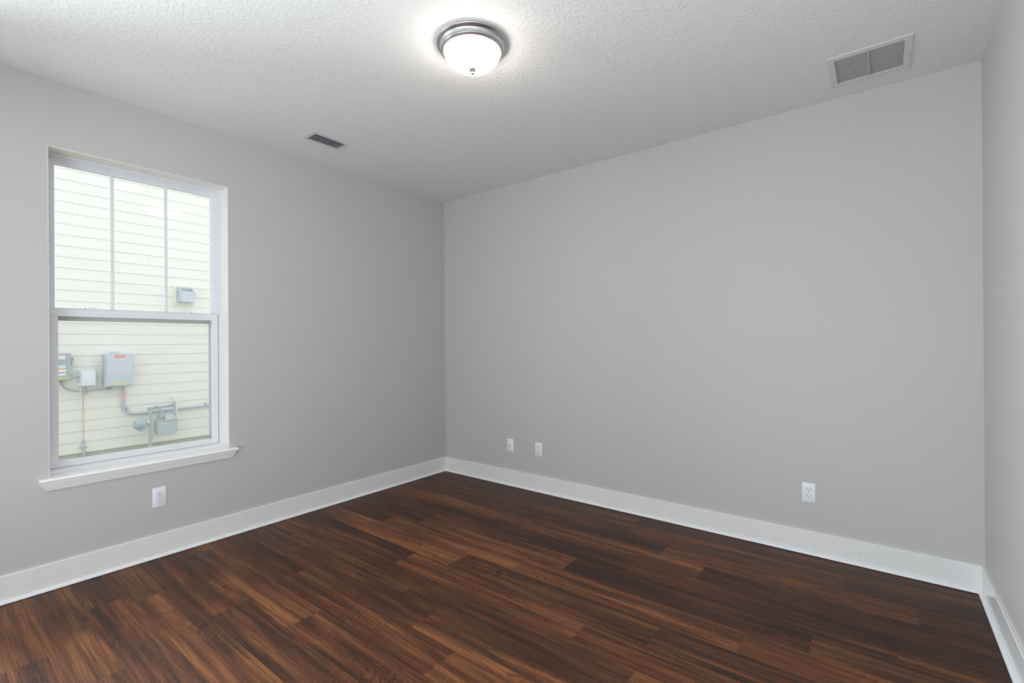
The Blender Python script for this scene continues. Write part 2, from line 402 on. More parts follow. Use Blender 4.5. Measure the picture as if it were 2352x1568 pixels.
for ri, (ya, yb) in enumerate(rows):
    i = ri - 1; yb = max(yb, YB)
    if ya <= YB: break
    j0 = J0.get(i, random.uniform(0, PLEN)); x = j0 - PLEN * 4
    while x < W:
        a, b_ = max(x, 0), min(x + PLEN, W)
        if b_ > a + 0.001:
            tone = None
            for k, v in T.get(i, {}).items():
                if abs(k - x) < 0.05: tone = 0.30 + (v - 0.33) * 0.78
            if tone is None: tone = random.choice([.2, .25, .30, .36, .42, .46])
            vs = [bm.verts.new(p) for p in ((a + GAP, yb + GAP, FZ), (b_ - GAP, yb + GAP, FZ), (b_ - GAP, ya - GAP, FZ), (a + GAP, ya - GAP, FZ))]
            f = bm.faces.new(vs); f[lt] = tone; f[ls] = random.random() * 3
        x += PLEN
for f in [bm.faces.new([bm.verts.new(p) for p in ((0, YB, -0.002), (W, YB, -0.002), (W, 0, -0.002), (0, 0, -0.002))])]:
    f[lt] = 0.0
for f in [bm.faces.new([bm.verts.new(p) for p in ((0, YB, -0.12), (0, 0, -0.12), (W, 0, -0.12), (W, YB, -0.12))])]: f[lt] = 0
me = bpy.data.meshes.new('floor'); bm.to_mesh(me); bm.free(); me.materials.append(WOOD)
fl = bpy.data.objects.new('floor', me); COL.objects.link(fl)
tag(fl, 'dark brown wood-look plank floor', 'floor', kind='structure')

# ------------------------------------------------------------------ baseboards with shoe moulding
BT, BH, SP, SH = 0.014, 0.142, 0.016, 0.019
def shoe_prof(n=6):
    pts = [(BT, 0.003)]
    pts.append((BT + SP, 0.003))
    for k in range(1, n + 1):
        a = PI / 2 * k / n; pts.append((BT + SP * math.cos(a), 0.005 + (SH - 0.005) * math.sin(a)))
    return pts
board = [(0, 0.003), (BT, 0.003), (BT, BH - 0.003), (BT - 0.003, BH), (0, BH)]
def sweep_wall(bm, prof, side, a, b_, ma, mb):
    """profile (offset from wall, z) run along a wall from a to b; ma/mb = mitre direction at each end"""
    rowsv = []
    for end, m in ((a, ma), (b_, mb)):
        r = []
        for d, z in prof:
            t = end + m * d
            r.append(bm.verts.new({'left': (d, t, z), 'back': (t, -d, z), 'right': (W - d, t, z), 'rear': (t, YB + d, z)}[side]))
        rowsv.append(r)
    A, B = rowsv; n = len(prof)
    bm.faces.new(A[::-1]); bm.faces.new(B)
    for i in range(n): bm.faces.new((A[i], A[(i + 1) % n], B[(i + 1) % n], B[i]))
for side, a, b_, ma, mb, lab in (('left', YB, 0, 1, -1, 'white baseboard under the window wall'), ('back', 0, W, 1, -1, 'white baseboard along the wide wall opposite the camera'),
                            ('right', -3.375, 0, 0, -1, 'white baseboard along the wall at the right edge')):
    bm = new_bm(); sweep_wall(bm, board, side, a, b_, ma, mb)
    o = tag(obj('baseboard_' + side, bm, TRIM), lab, 'baseboard', kind='structure')
    bm = new_bm(); sweep_wall(bm, shoe_prof(), side, a, b_, ma, mb)
    obj('shoe_moulding', bm, SHOE, o, smooth=40)
    if side in ('left', 'back'):    # scuffs on the paint
        bm = new_bm(); rr = random.Random(3)
        spots = ([(-2.62, .035, .012, .002), (-2.55, .05, .006, .0015), (-2.50, .028, .03, .001), (-2.30, .06, .01, .0015), (-2.28, .105, .008, .001), (-2.78, .03, .004, .004), (-2.16, .1405, .004, .003)] if side == 'left' else
                 [(.62, .06, .003, .02), (1.45, .10, .02, .001), (2.19, .04, .003, .006), (2.26, .032, .005, .003), (2.40, .045, .004, .003), (3.33, .09, .006, .002), (3.42, .07, .004, .006), (3.62, .11, .010, .001), (3.7, .05, .006, .001)])
        for (t, z, w_, h_) in spots:
            if side == 'left': box(bm, BT, BT + 0.0004, t, t + w_, z, z + h_)
            else: box(bm, t, t + w_, -BT - 0.0004, -BT, z, z + h_)
        obj('scuff_marks', bm, SMUDGE if side == 'left' else SMUDR, o)

# ------------------------------------------------------------------ window 1 (single hung, white vinyl)
win = empty('window_1', (-0.12, (OY0 + OY1) / 2, OZ0)); tag(win, 'white single-hung window looking out on cream siding', 'window', kind='structure')
WP = Vector(win.location)
def wobj(name, bm, mat, parent=None, **k):
    bmesh.ops.translate(bm, verts=bm.verts, vec=-WP)
    return obj(name, bm, mat, parent or win, **k)
bm = new_bm()
ring(bm, -0.20, -0.120, OY0, OY1, OZ0, OZ1, 0.016, 0.020)
ring(bm, -0.20, -0.134, OY0 + 0.016, OY1 - 0.016, OZ0 + 0.020, OZ1 - 0.016, 0.010, 0.006)
wobj('window_frame', bm, VINYL)
UY0, UY1, UZ0, UZ1 = OY0 + 0.026, OY1 - 0.026, 1.50, OZ1 - 0.026
us = empty('upper_sash', (0, 0, 0)); us.parent = win
bm = new_bm()
ring(bm, -0.185, -0.146, UY0, UY1, UZ0, UZ1, 0.010, 0.012)
ring(bm, -0.185, -0.154, UY0 + 0.010, UY1 - 0.010, UZ0 + 0.010, UZ1 - 0.010, 0.012, 0.008)
wobj('sash_frame', bm, VINYL, us)
bm = new_bm(); box(bm, -0.172, -0.168, UY0 + 0.018, UY1 - 0.018, UZ0 + 0.015, UZ1 - 0.018); wobj('pane', bm, GLASS, us)
for yc in (-2.6225, -2.349):
    bm = new_bm(); box(bm, -0.1675, -0.160, yc - 0.0085, yc + 0.0085, UZ0 + 0.017, UZ1 - 0.021, 0.002); wobj('muntin', bm, VINYL, us)
lsash = empty('lower_sash', (0, 0, 0)); lsash.parent = win
LY0, LY1, LZ0, LZ1 = OY0 + 0.020, OY1 - 0.020, 0.619, 1.512
bm = new_bm()
GL = (-2.870, -2.094, 0.655, 1.468)
box(bm, -0.150, -0.124, LY0, GL[0], LZ0, LZ1, 0.0015); box(bm, -0.150, -0.124, GL[1], LY1, LZ0, LZ1, 0.0015)
box(bm, -0.150, -0.1235, LY0, LY1, GL[3], LZ1 - 0.004, 0.0015)
box(bm, -0.150, -0.1235, LY0, LY1, LZ0, GL[2], 0.0015)
# steps in the rails
box(bm, -0.15, -0.1205, LY0 + 0.014, LY1 - 0.014, GL[3] + 0.002, GL[3] + 0.020, 0.001)
box(bm, -0.15, -0.1190, LY0 + 0.020, LY1 - 0.020, LZ0 + 0.010, LZ0 + 0.020, 0.001); box(bm, -0.15, -0.1210, LY0 + 0.014, LY1 - 0.014, LZ0 + 0.020, LZ0 + 0.029, 0.001)
# meeting-rail ledge
box(bm, -0.158, -0.127, LY0 + 0.012, LY1 - 0.012, LZ1 - 0.006, LZ1 + 0.001, 0.001)
wobj('sash_frame', bm, VINYL, lsash)
bm = new_bm(); box(bm, -0.140, -0.136, GL[0] - 0.004, GL[1] + 0.004, GL[2] - 0.004, GL[3] + 0.004); wobj('pane', bm, GLASS, lsash)
for yc in (-2.733, -2.238):
    lk = new_bm(); s = 1 if yc < -2.5 else -1
    box(lk, -0.146, -0.129, yc - 0.027, yc + 0.027, LZ1 + 0.001, LZ1 + 0.006, 0.001)
    box(lk, -0.143, -0.131, yc + s * 0.0, yc + s * 0.030 if s > 0 else yc, LZ1 + 0.006, LZ1 + 0.011, 0.001) if s > 0 else box(lk, -0.143, -0.131, yc - 0.030, yc, LZ1 + 0.006, LZ1 + 0.011, 0.001)
    k_ = wobj('sash_lock', lk, VINYL, lsash)
    lk = new_bm(); box(lk, -0.1325, -0.1285, yc - s * 0.020 - 0.005, yc - s * 0.020 + 0.005, LZ1 + 0.0012, LZ1 + 0.0065); wobj('lock_cam', lk, GREYD, k_)
# insect screen outside the lower sash
bm = new_bm(); sy_0, sy_1 = OY0 + 0.020, OY1 - 0.020; box(bm, -0.196, -0.188, sy_0, sy_0 + 0.034, 0.612, 1.502); box(bm, -0.196, -0.188, sy_1 - 0.034, sy_1, 0.612, 1.502); box(bm, -0.196, -0.188, sy_0 + 0.034, sy_1 - 0.034, 1.446, 1.502); box(bm, -0.196, -0.188, sy_0 + 0.034, sy_1 - 0.034, 0.612, 0.624); sf = wobj('insect_screen', bm, plain('screen_frame_grey', (0.60, 0.63, 0.60), 0.5))
bm = new_bm(); box(bm, -0.1925, -0.1915, OY0 + 0.05, OY1 - 0.05, 0.62, 1.47); wobj('screen_mesh', bm, SCREEN, sf)
# painted returns lining the opening
bm = new_bm(); box(bm, -0.1195, -0.0005, OY0, OY0 + 0.003, OZ0, OZ1); box(bm, -0.1195, -0.0005, OY1 - 0.003, OY1, OZ0, OZ1); box(bm, -0.1195, -0.0005, OY0 + 0.003, OY1 - 0.003, OZ1 - 0.003, OZ1)
wobj('window_return', bm, plain('return_paint', (0.78, 0.765, 0.73), 0.5, spec=0.3))
# stool and apron
bm = new_bm()
prof = [(-0.122, 0.579), (0.036, 0.579)] + [(0.036 + 0.009 * math.sin(PI * k / 8), 0.588 - 0.009 * math.cos(PI * k / 8)) for k in range(1, 8)] + [(0.036, 0.597), (-0.122, 0.597)]
inner = [p for p in prof]
A0, A1, HN = OY0 - 0.040, OY1 + 0.044, 0.0
pr = [(0.0, 0.579)] + prof[1:-1] + [(0.0, 0.597)]
prism(bm, pr, 'y', A0, A1)
box(bm, -0.122, 0.0, OY0, OY1, 0.579, 0.597)
box(bm, -0.122, -0.112, OY0, OY1, 0.597, 0.606)     # caulk bead against the frame
wobj('window_sill', bm, SILL, smooth=50)
bm = new_bm()
def apr(z, off, e): return [(0.0005, OY0 - e, z), (off, OY0 - e, z), (off, OY1 + e, z), (0.0005, OY1 + e, z)]
hexa(bm, apr(0.529, 0.009, 0.015), apr(0.535, 0.012, 0.018)); hexa(bm, apr(0.535, 0.012, 0.018), apr(0.571, 0.030, 0.035)); hexa(bm, apr(0.571, 0.030, 0.035), apr(0.579, 0.030, 0.036))
wobj('sill_apron', bm, SILL)

# ------------------------------------------------------------------ cover plates (built facing -y, origin at the wall)
def plate(parent, w, h, t=0.006):
    b = new_bm(); o_ = rounded(w / 2, h / 2, 0.004, 4); i_ = rounded(w / 2 - 0.005, h / 2 - 0.005, 0.003, 4)
    A = [b.verts.new((x, -0.0003, z)) for x, z in o_]; B = [b.verts.new((x, -t * 0.45, z)) for x, z in o_]; C_ = [b.verts.new((x, -t, z)) for x, z in i_]
    n = len(o_)
    for P, Q in ((A, B), (B, C_)):
        for i in range(n): b.faces.new((P[i], P[(i + 1) % n], Q[(i + 1) % n], Q[i]))
    b.faces.new(C_); b.faces.new(A[::-1])
    return obj('cover_plate', b, PLAST, parent, smooth=50)
def receptacle_shape(r=0.0172, cut=0.0145):
    pts = []
    for k in range(48):
        a = 2 * PI * k / 48; x, z = r * math.cos(a), r * math.sin(a); z = max(-cut * 0.86, min(cut * 0.86, z)); pts.append((x, z))
    return pts
def duplex():
    e = empty('duplex_outlet', (0, 0, 0)); plate(e, 0.072, 0.120)
    for s in (1, -1):
        b = new_bm(); sh = receptacle_shape(); prism(b, [(x * 1.05, z * 1.07 + s * 0.0197) for x, z in sh], 'y', -0.0062, -0.004)
        gap = obj('receptacle_gap', b, GROOVE, e)
        b = new_bm(); prism(b, [(x, z + s * 0.0197) for x, z in sh], 'y', -0.0085, -0.005)
        r_ = obj('receptacle', b, PLAST2, e)
        b = new_bm(); z0 = s * 0.0197
        box(b, -0.0075, -0.0052, -0.0088, -0.0070, z0 - 0.001, z0 + 0.0085); box(b, 0.0052, 0.0070, -0.0088, -0.0070, z0, z0 + 0.0080)
        gr = [(0.0026 * math.cos(2 * PI * k / 16), z0 - 0.0075 + 0.0026 * math.sin(2 * PI * k / 16)) for k in range(16)]
        prism(b, gr, 'y', -0.0088, -0.0070)
        obj('slots', b, DARK, r_)
    b = new_bm(); prism(b, [(0.0030 * math.cos(2 * PI * k / 16), 0.0030 * math.sin(2 * PI * k / 16)) for k in range(16)], 'y', -0.0072, -0.005)
    sc = obj('screw', b, SCREWM, e)
    b = new_bm(); box(b, -0.0024, 0.0024, -0.0074, -0.0070, -0.0004, 0.0004); obj('screw_slot', b, GREYD, sc, rot=(0, 0.6, 0))
    return e
o1 = duplex(); G = 'white duplex outlets on the grey walls'
tag(o1, 'white duplex outlet on the wall, below the window sill', 'outlet', G)
o1.location = (0.0, -2.436, 0.366); o1.rotation_euler = (0, 0, PI / 2)
o2 = dup_tree(o1); o2.location = (1.156, 0, 0.3675); o2.rotation_euler = (0, 0, 0)
o2['label'] = 'small white duplex outlet just right of the cover plate with one black hole'
o3 = dup_tree(o1); o3.location = (3.168, 0, 0.373); o3.rotation_euler = (0, 0, 0)
o3['label'] = 'white duplex outlet on the wide wall, near its right-hand corner'
cp = empty('cable_plate', (0.844, 0, 0.3635)); tag(cp, 'white cover plate with one black cable hole near the room corner', 'wall plate')
plate(cp, 0.073, 0.120)
b = new_bm(); lathe(b, [(0.0062, -0.0055), (0.0062, -0.0075), (0.0040, -0.0085), (0.0040, -0.0062)], n=20, axis='y'); cj = obj('cable_jack', b, PLAST2, cp, smooth=40)
b = new_bm(); prism(b, [(0.0050 * math.cos(2 * PI * k / 16), 0.0050 * math.sin(2 * PI * k / 16)) for k in range(16)], 'y', -0.0088, -0.0062); obj('jack_hole', b, DARK, cj)
for z in (0.042, -0.042):
    b = new_bm(); prism(b, [(0.0028 * math.cos(2 * PI * k / 14), z + 0.0028 * math.sin(2 * PI * k / 14)) for k in range(14)], 'y', -0.0068, -0.0055); obj('screw', b, SCREWM, cp)

# ------------------------------------------------------------------ ceiling grilles
def grille_frame(bm, X0, X1, Y0, Y1, hx0, hx1, hy0, hy1, t):
    """flat flange under the ceiling with a bevelled outer edge and turned-up inner lip"""
    o_ = [(X0, Y0), (X1, Y0), (X1, Y1), (X0, Y1)]; e = 0.006
    m_ = [(X0 + e, Y0 + e), (X1 - e, Y0 + e), (X1 - e, Y1 - e), (X0 + e, Y1 - e)]
    i_ = [(hx0, hy0), (hx1, hy0), (hx1, hy1), (hx0, hy1)]
    R = []
    for poly, z in ((o_, -0.0005), (o_, -0.0020), (m_, -t), (i_, -t), (i_, 0.012), ([(x, y) for x, y in i_], 0.012)):
        R.append([bm.verts.new((x, y, z)) for x, y in poly])
    for P, Q in zip(R[:4], R[1:5]):
        for k in range(4): bm.faces.new((P[k], P[(k + 1) % 4], Q[(k + 1) % 4], Q[k]))
rx0, rx1, ry0, ry1 = 3.306, 3.653, -0.513, -0.153
rg = empty('return_air_grille', ((rx0 + rx1) / 2, (ry0 + ry1) / 2, H)); tag(rg, 'square white return air grille with dusty blades on the ceiling, right side', 'vent')
cx_, cy_ = rg.location.x, rg.location.y
bm = new_bm(); grille_frame(bm, rx0 - cx_, rx1 - cx_, ry0 - cy_, ry1 - cy_, RV[0] + .004 - cx_, RV[1] - .004 - cx_, RV[2] + .004 - cy_, RV[3] - .004 - cy_, 0.006)
obj('grille_frame', bm, GRILLE, rg)
nb = 17; hx0, hx1, hy0, hy1 = RV[0] + .005 - cx_, RV[1] - .005 - cx_, RV[2] + .005 - cy_, RV[3] - .005 - cy_
for i in range(nb):
    yc = hy0 + (i + 0.5) * (hy1 - hy0) / nb
    for (xa, xb) in ((hx0, -0.003), (0.003, hx1)):
        b = new_bm(); prism(b, [(yc - 0.0040, -0.0030), (yc + 0.0010, -0.0034), (yc + 0.0058, 0.0100), (yc + 0.0048, 0.0100), (yc + 0.0004, -0.0022), (yc - 0.0040, -0.0020)], 'x', xa, xb)
        obj('blade', b, DUST, rg)
b = new_bm(); box(b, -0.003, 0.003, hy0, hy1, -0.0055, 0.011, 0.001); obj('centre_bar', b, DUST, rg)
b = new_bm(); box(b, hx0 - .001, hx1 + .001, hy0 - .001, hy1 + .001, 0.030, 0.034); obj('air_filter', b, FILTER, rg)
for (x, y) in ((0, (ry0 - cy_ + hy0) / 2 + .002), (0, (ry1 - cy_ + hy1) / 2 - .002), ((rx0 - cx_ + hx0) / 2, 0.02), ((rx1 - cx_ + hx1) / 2, 0.0)):
    b = new_bm(); lathe(b, [(0.0032, -0.0055), (0.0030, -0.0072), (0.0, -0.0078)], (x, y, 0), 14); obj('screw', b, GREYD, rg)
def duct(bm, x0, x1, y0, y1, h, t=0.003):
    box(bm, x0 - t, x0, y0 - t, y1 + t, 0.061, h); box(bm, x1, x1 + t, y0 - t, y1 + t, 0.061, h); box(bm, x0, x1, y0 - t, y0, 0.061, h); box(bm, x0, x1, y1, y1 + t, 0.061, h); box(bm, x0 - t, x1 + t, y0 - t, y1 + t, h, h + t)
b = new_bm(); duct(b, RV[0] - cx_, RV[1] - cx_, RV[2] - cy_, RV[3] - cy_, 0.25); obj('duct_box', b, DUCT, rg)

sx0, sx1, sy0, sy1 = 0.331, 0.526, -1.709, -1.404
sg = empty('supply_register', ((sx0 + sx1) / 2, (sy0 + sy1) / 2, H)); tag(sg, 'small oblong white supply register with five curved blades on the ceiling', 'vent')
cx_, cy_ = sg.location.x, sg.location.y
bm = new_bm(); grille_frame(bm, sx0 - cx_, sx1 - cx_, sy0 - cy_, sy1 - cy_, SV[0] + .003 - cx_, SV[1] - .003 - cx_, SV[2] + .003 - cy_, SV[3] - .003 - cy_, 0.005)
obj('register_frame', bm, GRILLE, sg)
hx0, hx1, hy0, hy1 = SV[0] + .004 - cx_, SV[1] - .004 - cx_, SV[2] + .004 - cy_, SV[3] - .004 - cy_
for i in range(5):
    xc = hx0 + (i + 0.75) * (hx1 - hx0) / 5; pts = []
    for k in range(7):      # curved blade section, concave to the left wall
        a = PI / 2 * k / 6; pts.append((xc - 0.024 * math.sin(a), 0.026 * (1 - math.cos(a)) - 0.003))
    pts2 = [(x + 0.0004, z + 0.0010) for x, z in pts]
    b = new_bm(); prism(b, pts + pts2[::-1], 'y', hy0, hy1); obj('blade', b, LOUVM, sg, smooth=50)
b = new_bm(); duct(b, SV[0] - cx_, SV[1] - cx_, SV[2] - cy_, SV[3] - cy_, 0.25); obj('duct_box', b, DUCT, sg)
for (x, y) in ((0.0, (sy0 - cy_ + hy0) / 2), (0.0, (sy1 - cy_ + hy1) / 2)):
    b = new_bm(); lathe(b, [(0.0030, -0.0045), (0.0028, -0.0062), (0.0, -0.0068)], (x, y, 0), 14); obj('screw', b, GREYD, sg)

# ------------------------------------------------------------------ ceiling light
cl = empty('ceiling_light', (1.978, -1.724, H)); tag(cl, 'round flush ceiling light with brushed nickel rim and glowing frosted glass bowl', 'ceiling light')
pan = [(0.168, 0.0), (0.1705, -0.003), (0.1710, -0.006), (0.1690, -0.009), (0.1650, -0.0105), (0.1640, -0.012)]
for k in range(1, 9):
    a = PI / 2 * k / 8; pan.append((0.164 - 0.015 * math.sin(a), -0.012 - 0.020 * (1 - math.cos(a))))
pan += [(0.1500, -0.0335), (0.1510, -0.0355), (0.1500, -0.0380), (0.1470, -0.0395), (0.1450, -0.0410), (0.1430, -0.0430), (0.1405, -0.0445), (0.1380, -0.0450), (0.1360, -0.0440), (0.1355, -0.036)]
bm = new_bm(); lathe(bm, [(r, z - 0.0005) for r, z in pan], n=128); obj('base_pan', bm, NICKEL, cl, smooth=60)
bm = new_bm(); dome = [(0.1345, -0.036), (0.1345, -0.045)]
for k in range(1, 17):
    a = PI / 2 * k / 16; dome.append((0.1345 * math.cos(a) ** 0.85 if k < 16 else 0.004, -0.045 - 0.080 * math.sin(a) ** 1.15))
lathe(bm, dome, n=128); obj('glass_bowl', bm, LAMPG, cl, smooth=60)
bm = new_bm(); lathe(bm, [(0.004, -0.118), (0.019, -0.1222), (0.0200, -0.1240), (0.0175, -0.1265), (0.0160, -0.1272), (0.0150, -0.1300), (0.0100, -0.1325), (0.0065, -0.1345), (0.0060, -0.1370), (0.0080, -0.1400), (0.0085, -0.1425), (0.0060, -0.1465), (0.0, -0.1485)], n=32)
obj('finial', bm, NICKEL, cl, smooth=40)

# ------------------------------------------------------------------ outdoors
bm = new_bm(); box(bm, -14, -TH - 0.001, -12, 10, -0.75, -0.55)
tag(obj('ground', bm, GROUND), 'bare ground between the two houses', 'ground', kind='structure')
HX = -5.5; EXPO = 0.1543; SBOT = -0.235
house = empty('neighbouring_house', (HX, -1.2, -0.55)); tag(house, 'neighbouring house wall of cream lap siding seen through the window', 'house', kind='structure')
HO = Vector(house.location)
def hobj(name, bm, mat, **k):
    bmesh.ops.translate(bm, verts=bm.verts, vec=-HO); return obj(name, bm, mat, house, **k)
bm = new_bm(); SY0, SY1 = -7.0, 6.0
joints = {22: [-1.868], 18: [-1.038], 21: [-1.047], 25: [-1.033], 16: [-0.286], 3: [-1.115], 0: [-1.117], 4: [-0.296], 1: [-0.298]}
for k in range(36):
    z0 = SBOT + k * EXPO; js = sorted([SY0, SY1] + joints.get(k, []))
    for a, b_ in zip(js, js[1:]):
        prism(bm, [(HX - 0.03, z0), (HX + 0.010, z0), (HX + 0.0005, z0 + EXPO + 0.01), (HX - 0.03, z0 + EXPO + 0.01)], 'y', a + (0.0007 if a != SY0 else 0), b_ - (0.0007 if b_ != SY1 else 0))
hobj('lap_siding', bm, SIDING)
bm = new_bm(); box(bm, HX - 0.25, HX - 0.031, SY0, SY1, -0.235, 5.6); box(bm, HX - 0.25, HX - 0.012, SY0, SY1, -0.56, SBOT - 0.002); hobj('foundation', bm, FOUND)

def thing_at(name, x, y, z, label, cat, group=None):
    e = empty(name, (x, y, z)); tag(e, label, cat, group); return e
def tobj(e, name, bm, mat, parent=None, **k):
    bmesh.ops.translate(bm, verts=bm.verts, vec=-Vector(e.location)); return obj(name, bm, mat, parent or e, **k)
XS = HX + 0.0105
# big enclosure
en = thing_at('electrical_enclosure', XS, -1.456, 0.69, 'large pale grey utility enclosure with red and yellow labels on the siding', 'utility box')
bm = new_bm(); box(bm, XS, -5.315, -1.612, -1.298, 0.690, 1.172, 0.006); bd = tobj(en, 'enclosure_body', bm, ENCL)
bm = new_bm(); box(bm, -5.313, -5.296, -1.600, -1.292, 0.700, 1.168, 0.010, 3); dr = tobj(en, 'door', bm, ENCL, smooth=50)
bm = new_bm()
for k in range(13): box(bm, XS + 0.06, XS + 0.13, -1.618, -1.6115, 0.735 + k * 0.032, 0.742 + k * 0.032)
tobj(en, 'hinge', bm, GREYD)
bm = new_bm(); box(bm, XS, XS + 0.01, -1.520, -1.410, 1.150, 1.200, 0.003); tobj(en, 'mounting_flange', bm, ENCL)
def lab(e, x, y0, y1, z0, z1, mat, name='label', dx=0.0012):
    b_ = new_bm(); box(b_, x, x + dx, y0, y1, z0, z1); return tobj(e, name, b_, mat)
def inks(e, x, y0, y1, zs, h, mat):
    b_ = new_bm(); r_ = random.Random(int(abs(y0) * 1000))
    for z in zs:
        y = y0
        while y < y1 - 0.004:
            w_ = r_.uniform(0.006, 0.016); box(b_, x, x + 0.0006, y, min(y + w_, y1), z, z + h); y += w_ + 0.003
    return tobj(e, 'label_text', b_, mat)
FX = -5.2958
l1 = lab(en, FX, -1.505, -1.378, 1.118, 1.156, REDL); inks(en, FX + 0.0012, -1.490, -1.390, (1.124, 1.133, 1.142), 0.004, INKR)
lab(en, FX, -1.492, -1.395, 1.104, 1.116, ORNL); lab(en, FX, -1.492, -1.395, 1.085, 1.102, WHTL); inks(en, FX + .0012, -1.485, -1.400, (1.090, 1.096), 0.003, INKL)
lab(en, FX, -1.515, -1.375, 0.722, 0.742, YELL); inks(en, FX + .0012, -1.495, -1.385, (0.729,), 0.006, plain('label_ink_brown', (0.62, 0.38, 0.16), 0.6))
for z in (1.10, 0.75): bm = new_bm(); box(bm, -5.36, -5.31, -1.296, -1.288, z, z + 0.035, 0.002); tobj(en, 'latch', bm, GREYD)
bm = new_bm(); box(bm, -5.33, -5.305, -1.293, -1.280, 0.935, 0.965, 0.002); tobj(en, 'hasp', bm, ENCL)
# small white box
sb = thing_at('junction_box', XS, -1.78, 0.71, 'small square white junction box between two grey utility boxes', 'utility box')
bm = new_bm(); box(bm, XS, -5.405, -1.868, -1.697, 0.716, 0.928, 0.004); tobj(sb, 'box_body', bm, BOXW)
bm = new_bm(); box(bm, -5.403, -5.378, -1.858, -1.698, 0.720, 0.936, 0.010, 3); tobj(sb, 'lid', bm, BOXW, smooth=50)
for z in (0.750, 0.885): bm = new_bm(); box(bm, -5.43, -5.40, -1.882, -1.864, z - 0.014, z + 0.014, 0.003); tobj(sb, 'hinge', bm, BOXW)
bm = new_bm(); box(bm, -5.43, -5.40, -1.698, -1.690, 0.80, 0.855, 0.002); tobj(sb, 'latch', bm, CONDM)
# breaker panel at the left edge of the window
pn = thing_at('disconnect_panel', XS, -2.03, 0.81, 'grey electrical panel with orange and white labels, cut off by the window edge', 'utility box')
bm = new_bm(); box(bm, XS, -5.355, -2.225, -1.966, 0.815, 1.182, 0.004); tobj(pn, 'panel_body', bm, ENCL2)
bm = new_bm(); box(bm, -5.354, -5.347, -2.222, -1.9675, 0.822, 1.190, 0.003); tobj(pn, 'panel_door', bm, ENCL2)
PX = -5.3468
lab(pn, PX, -2.18, -2.028, 1.160, 1.175, ORNL); lab(pn, PX, -2.18, -2.028, 1.108, 1.159, WHTL); inks(pn, PX + .0012, -2.17, -2.035, (1.12, 1.133, 1.146), 0.003, INKL)
lab(pn, PX, -2.18, -2.024, 0.985, 1.026, WHTL); inks(pn, PX + .0012, -2.17, -2.035, (0.995, 1.008, 1.018), 0.003, INKL)
lab(pn, PX, -2.18, -2.022, 0.968, 0.984, ORNL); lab(pn, PX, -2.18, -2.024, 0.886, 0.967, WHTL); lab(pn, PX + .0012, -2.18, -2.026, 0.912, 0.934, INKL); inks(pn, PX + .0024, -2.17, -2.03, (0.918,), 0.008, DUST)
lab(pn, PX, -2.18, -1.998, 0.835, 0.857, YELL); inks(pn, PX + .0012, -2.17, -2.01, (0.843,), 0.005, bpy.data.materials['label_ink_brown'])
bm = new_bm(); box(bm, -5.40, -5.37, -1.965, -1.952, 1.01, 1.10, 0.003); box(bm, -5.385, -5.365, -1.957, -1.943, 1.085, 1.135, 0.003); tobj(pn, 'switch_handle', bm, GREYD)
bm = new_bm(); box(bm, -5.37, -5.35, -1.966, -1.960, 0.87, 0.90, 0.002); tobj(pn, 'latch', bm, GREYD)
# flexible conduit from the panel to the big box
fc = thing_at('flexible_conduit', -5.42, -1.84, 0.66, 'grey flexible conduit sagging under the white junction box', 'conduit')
bm = new_bm(); tube(bm, [(-5.42, -2.060, 0.812), (-5.42, -2.058, 0.78), (-5.42, -2.035, 0.725), (-5.415, -1.985, 0.680), (-5.41, -1.90, 0.655), (-5.40, -1.80, 0.652), (-5.40, -1.68, 0.655), (-5.40, -1.58, 0.663), (-5.40, -1.545, 0.667)], 0.0125, 12); tobj(fc, 'conduit_run', bm, FLEXM, smooth=60)
bm = new_bm(); tube(bm, [(-5.40, -1.575, 0.664), (-5.40, -1.535, 0.668), (-5.40, -1.515, 0.670)], 0.018, 12, smooth=False); tobj(fc, 'fitting', bm, FLEXM, smooth=40)
bm = new_bm(); tube(bm, [(-5.42, -2.060, 0.812), (-5.42, -2.058, 0.785)], 0.017, 12, smooth=False); tobj(fc, 'fitting', bm, FLEXM, smooth=40)
bm = new_bm(); box(bm, XS, -5.395, -1.868, -1.856, 0.625, 0.690, 0.002); tobj(fc, 'strap', bm, WHTL)
# rigid conduit running right
rc = thing_at('rigid_conduit', -5.45, -0.8, 0.25, 'long grey pipe from the enclosure bending right across the siding', 'conduit')
CX = -5.455
bm = new_bm(); tube(bm, [(CX, -1.370, 0.688), (CX, -1.370, 0.60), (CX, -1.370, 0.42), (CX, -1.366, 0.355), (CX, -1.345, 0.300), (CX, -1.305, 0.268), (CX, -1.24, 0.255), (CX, -1.15, 0.252), (CX, -0.9, 0.257), (CX, -0.5, 0.263), (CX, -0.1, 0.268), (CX, 0.8, 0.275)], 0.0185, 14); tobj(rc, 'pipe', bm, CONDM, smooth=60)
bm = new_bm(); tube(bm, [(CX, -1.370, 0.60), (CX, -1.370, 0.475)], 0.0192, 14, smooth=False); tobj(rc, 'warning_sleeve', bm, plain('faded_red_label', (0.66, 0.40, 0.42), 0.6), smooth=60)
for (a, b_, c, d) in ((-1.370, 0.415, -1.370, 0.365), (-1.185, 0.253, -1.115, 0.253)):
    bm = new_bm(); tube(bm, [(CX, a, b_), (CX, c, d)], 0.0225, 14, smooth=False); tobj(rc, 'coupling', bm, CONDM, smooth=60)
for (y, z) in ((-1.325, 0.335), (-0.27, 0.295)):
    bm = new_bm(); box(bm, XS, -5.43, y - 0.010, y + 0.010, z - 0.03, z + 0.022, 0.003); tobj(rc, 'strap', bm, CONDM)
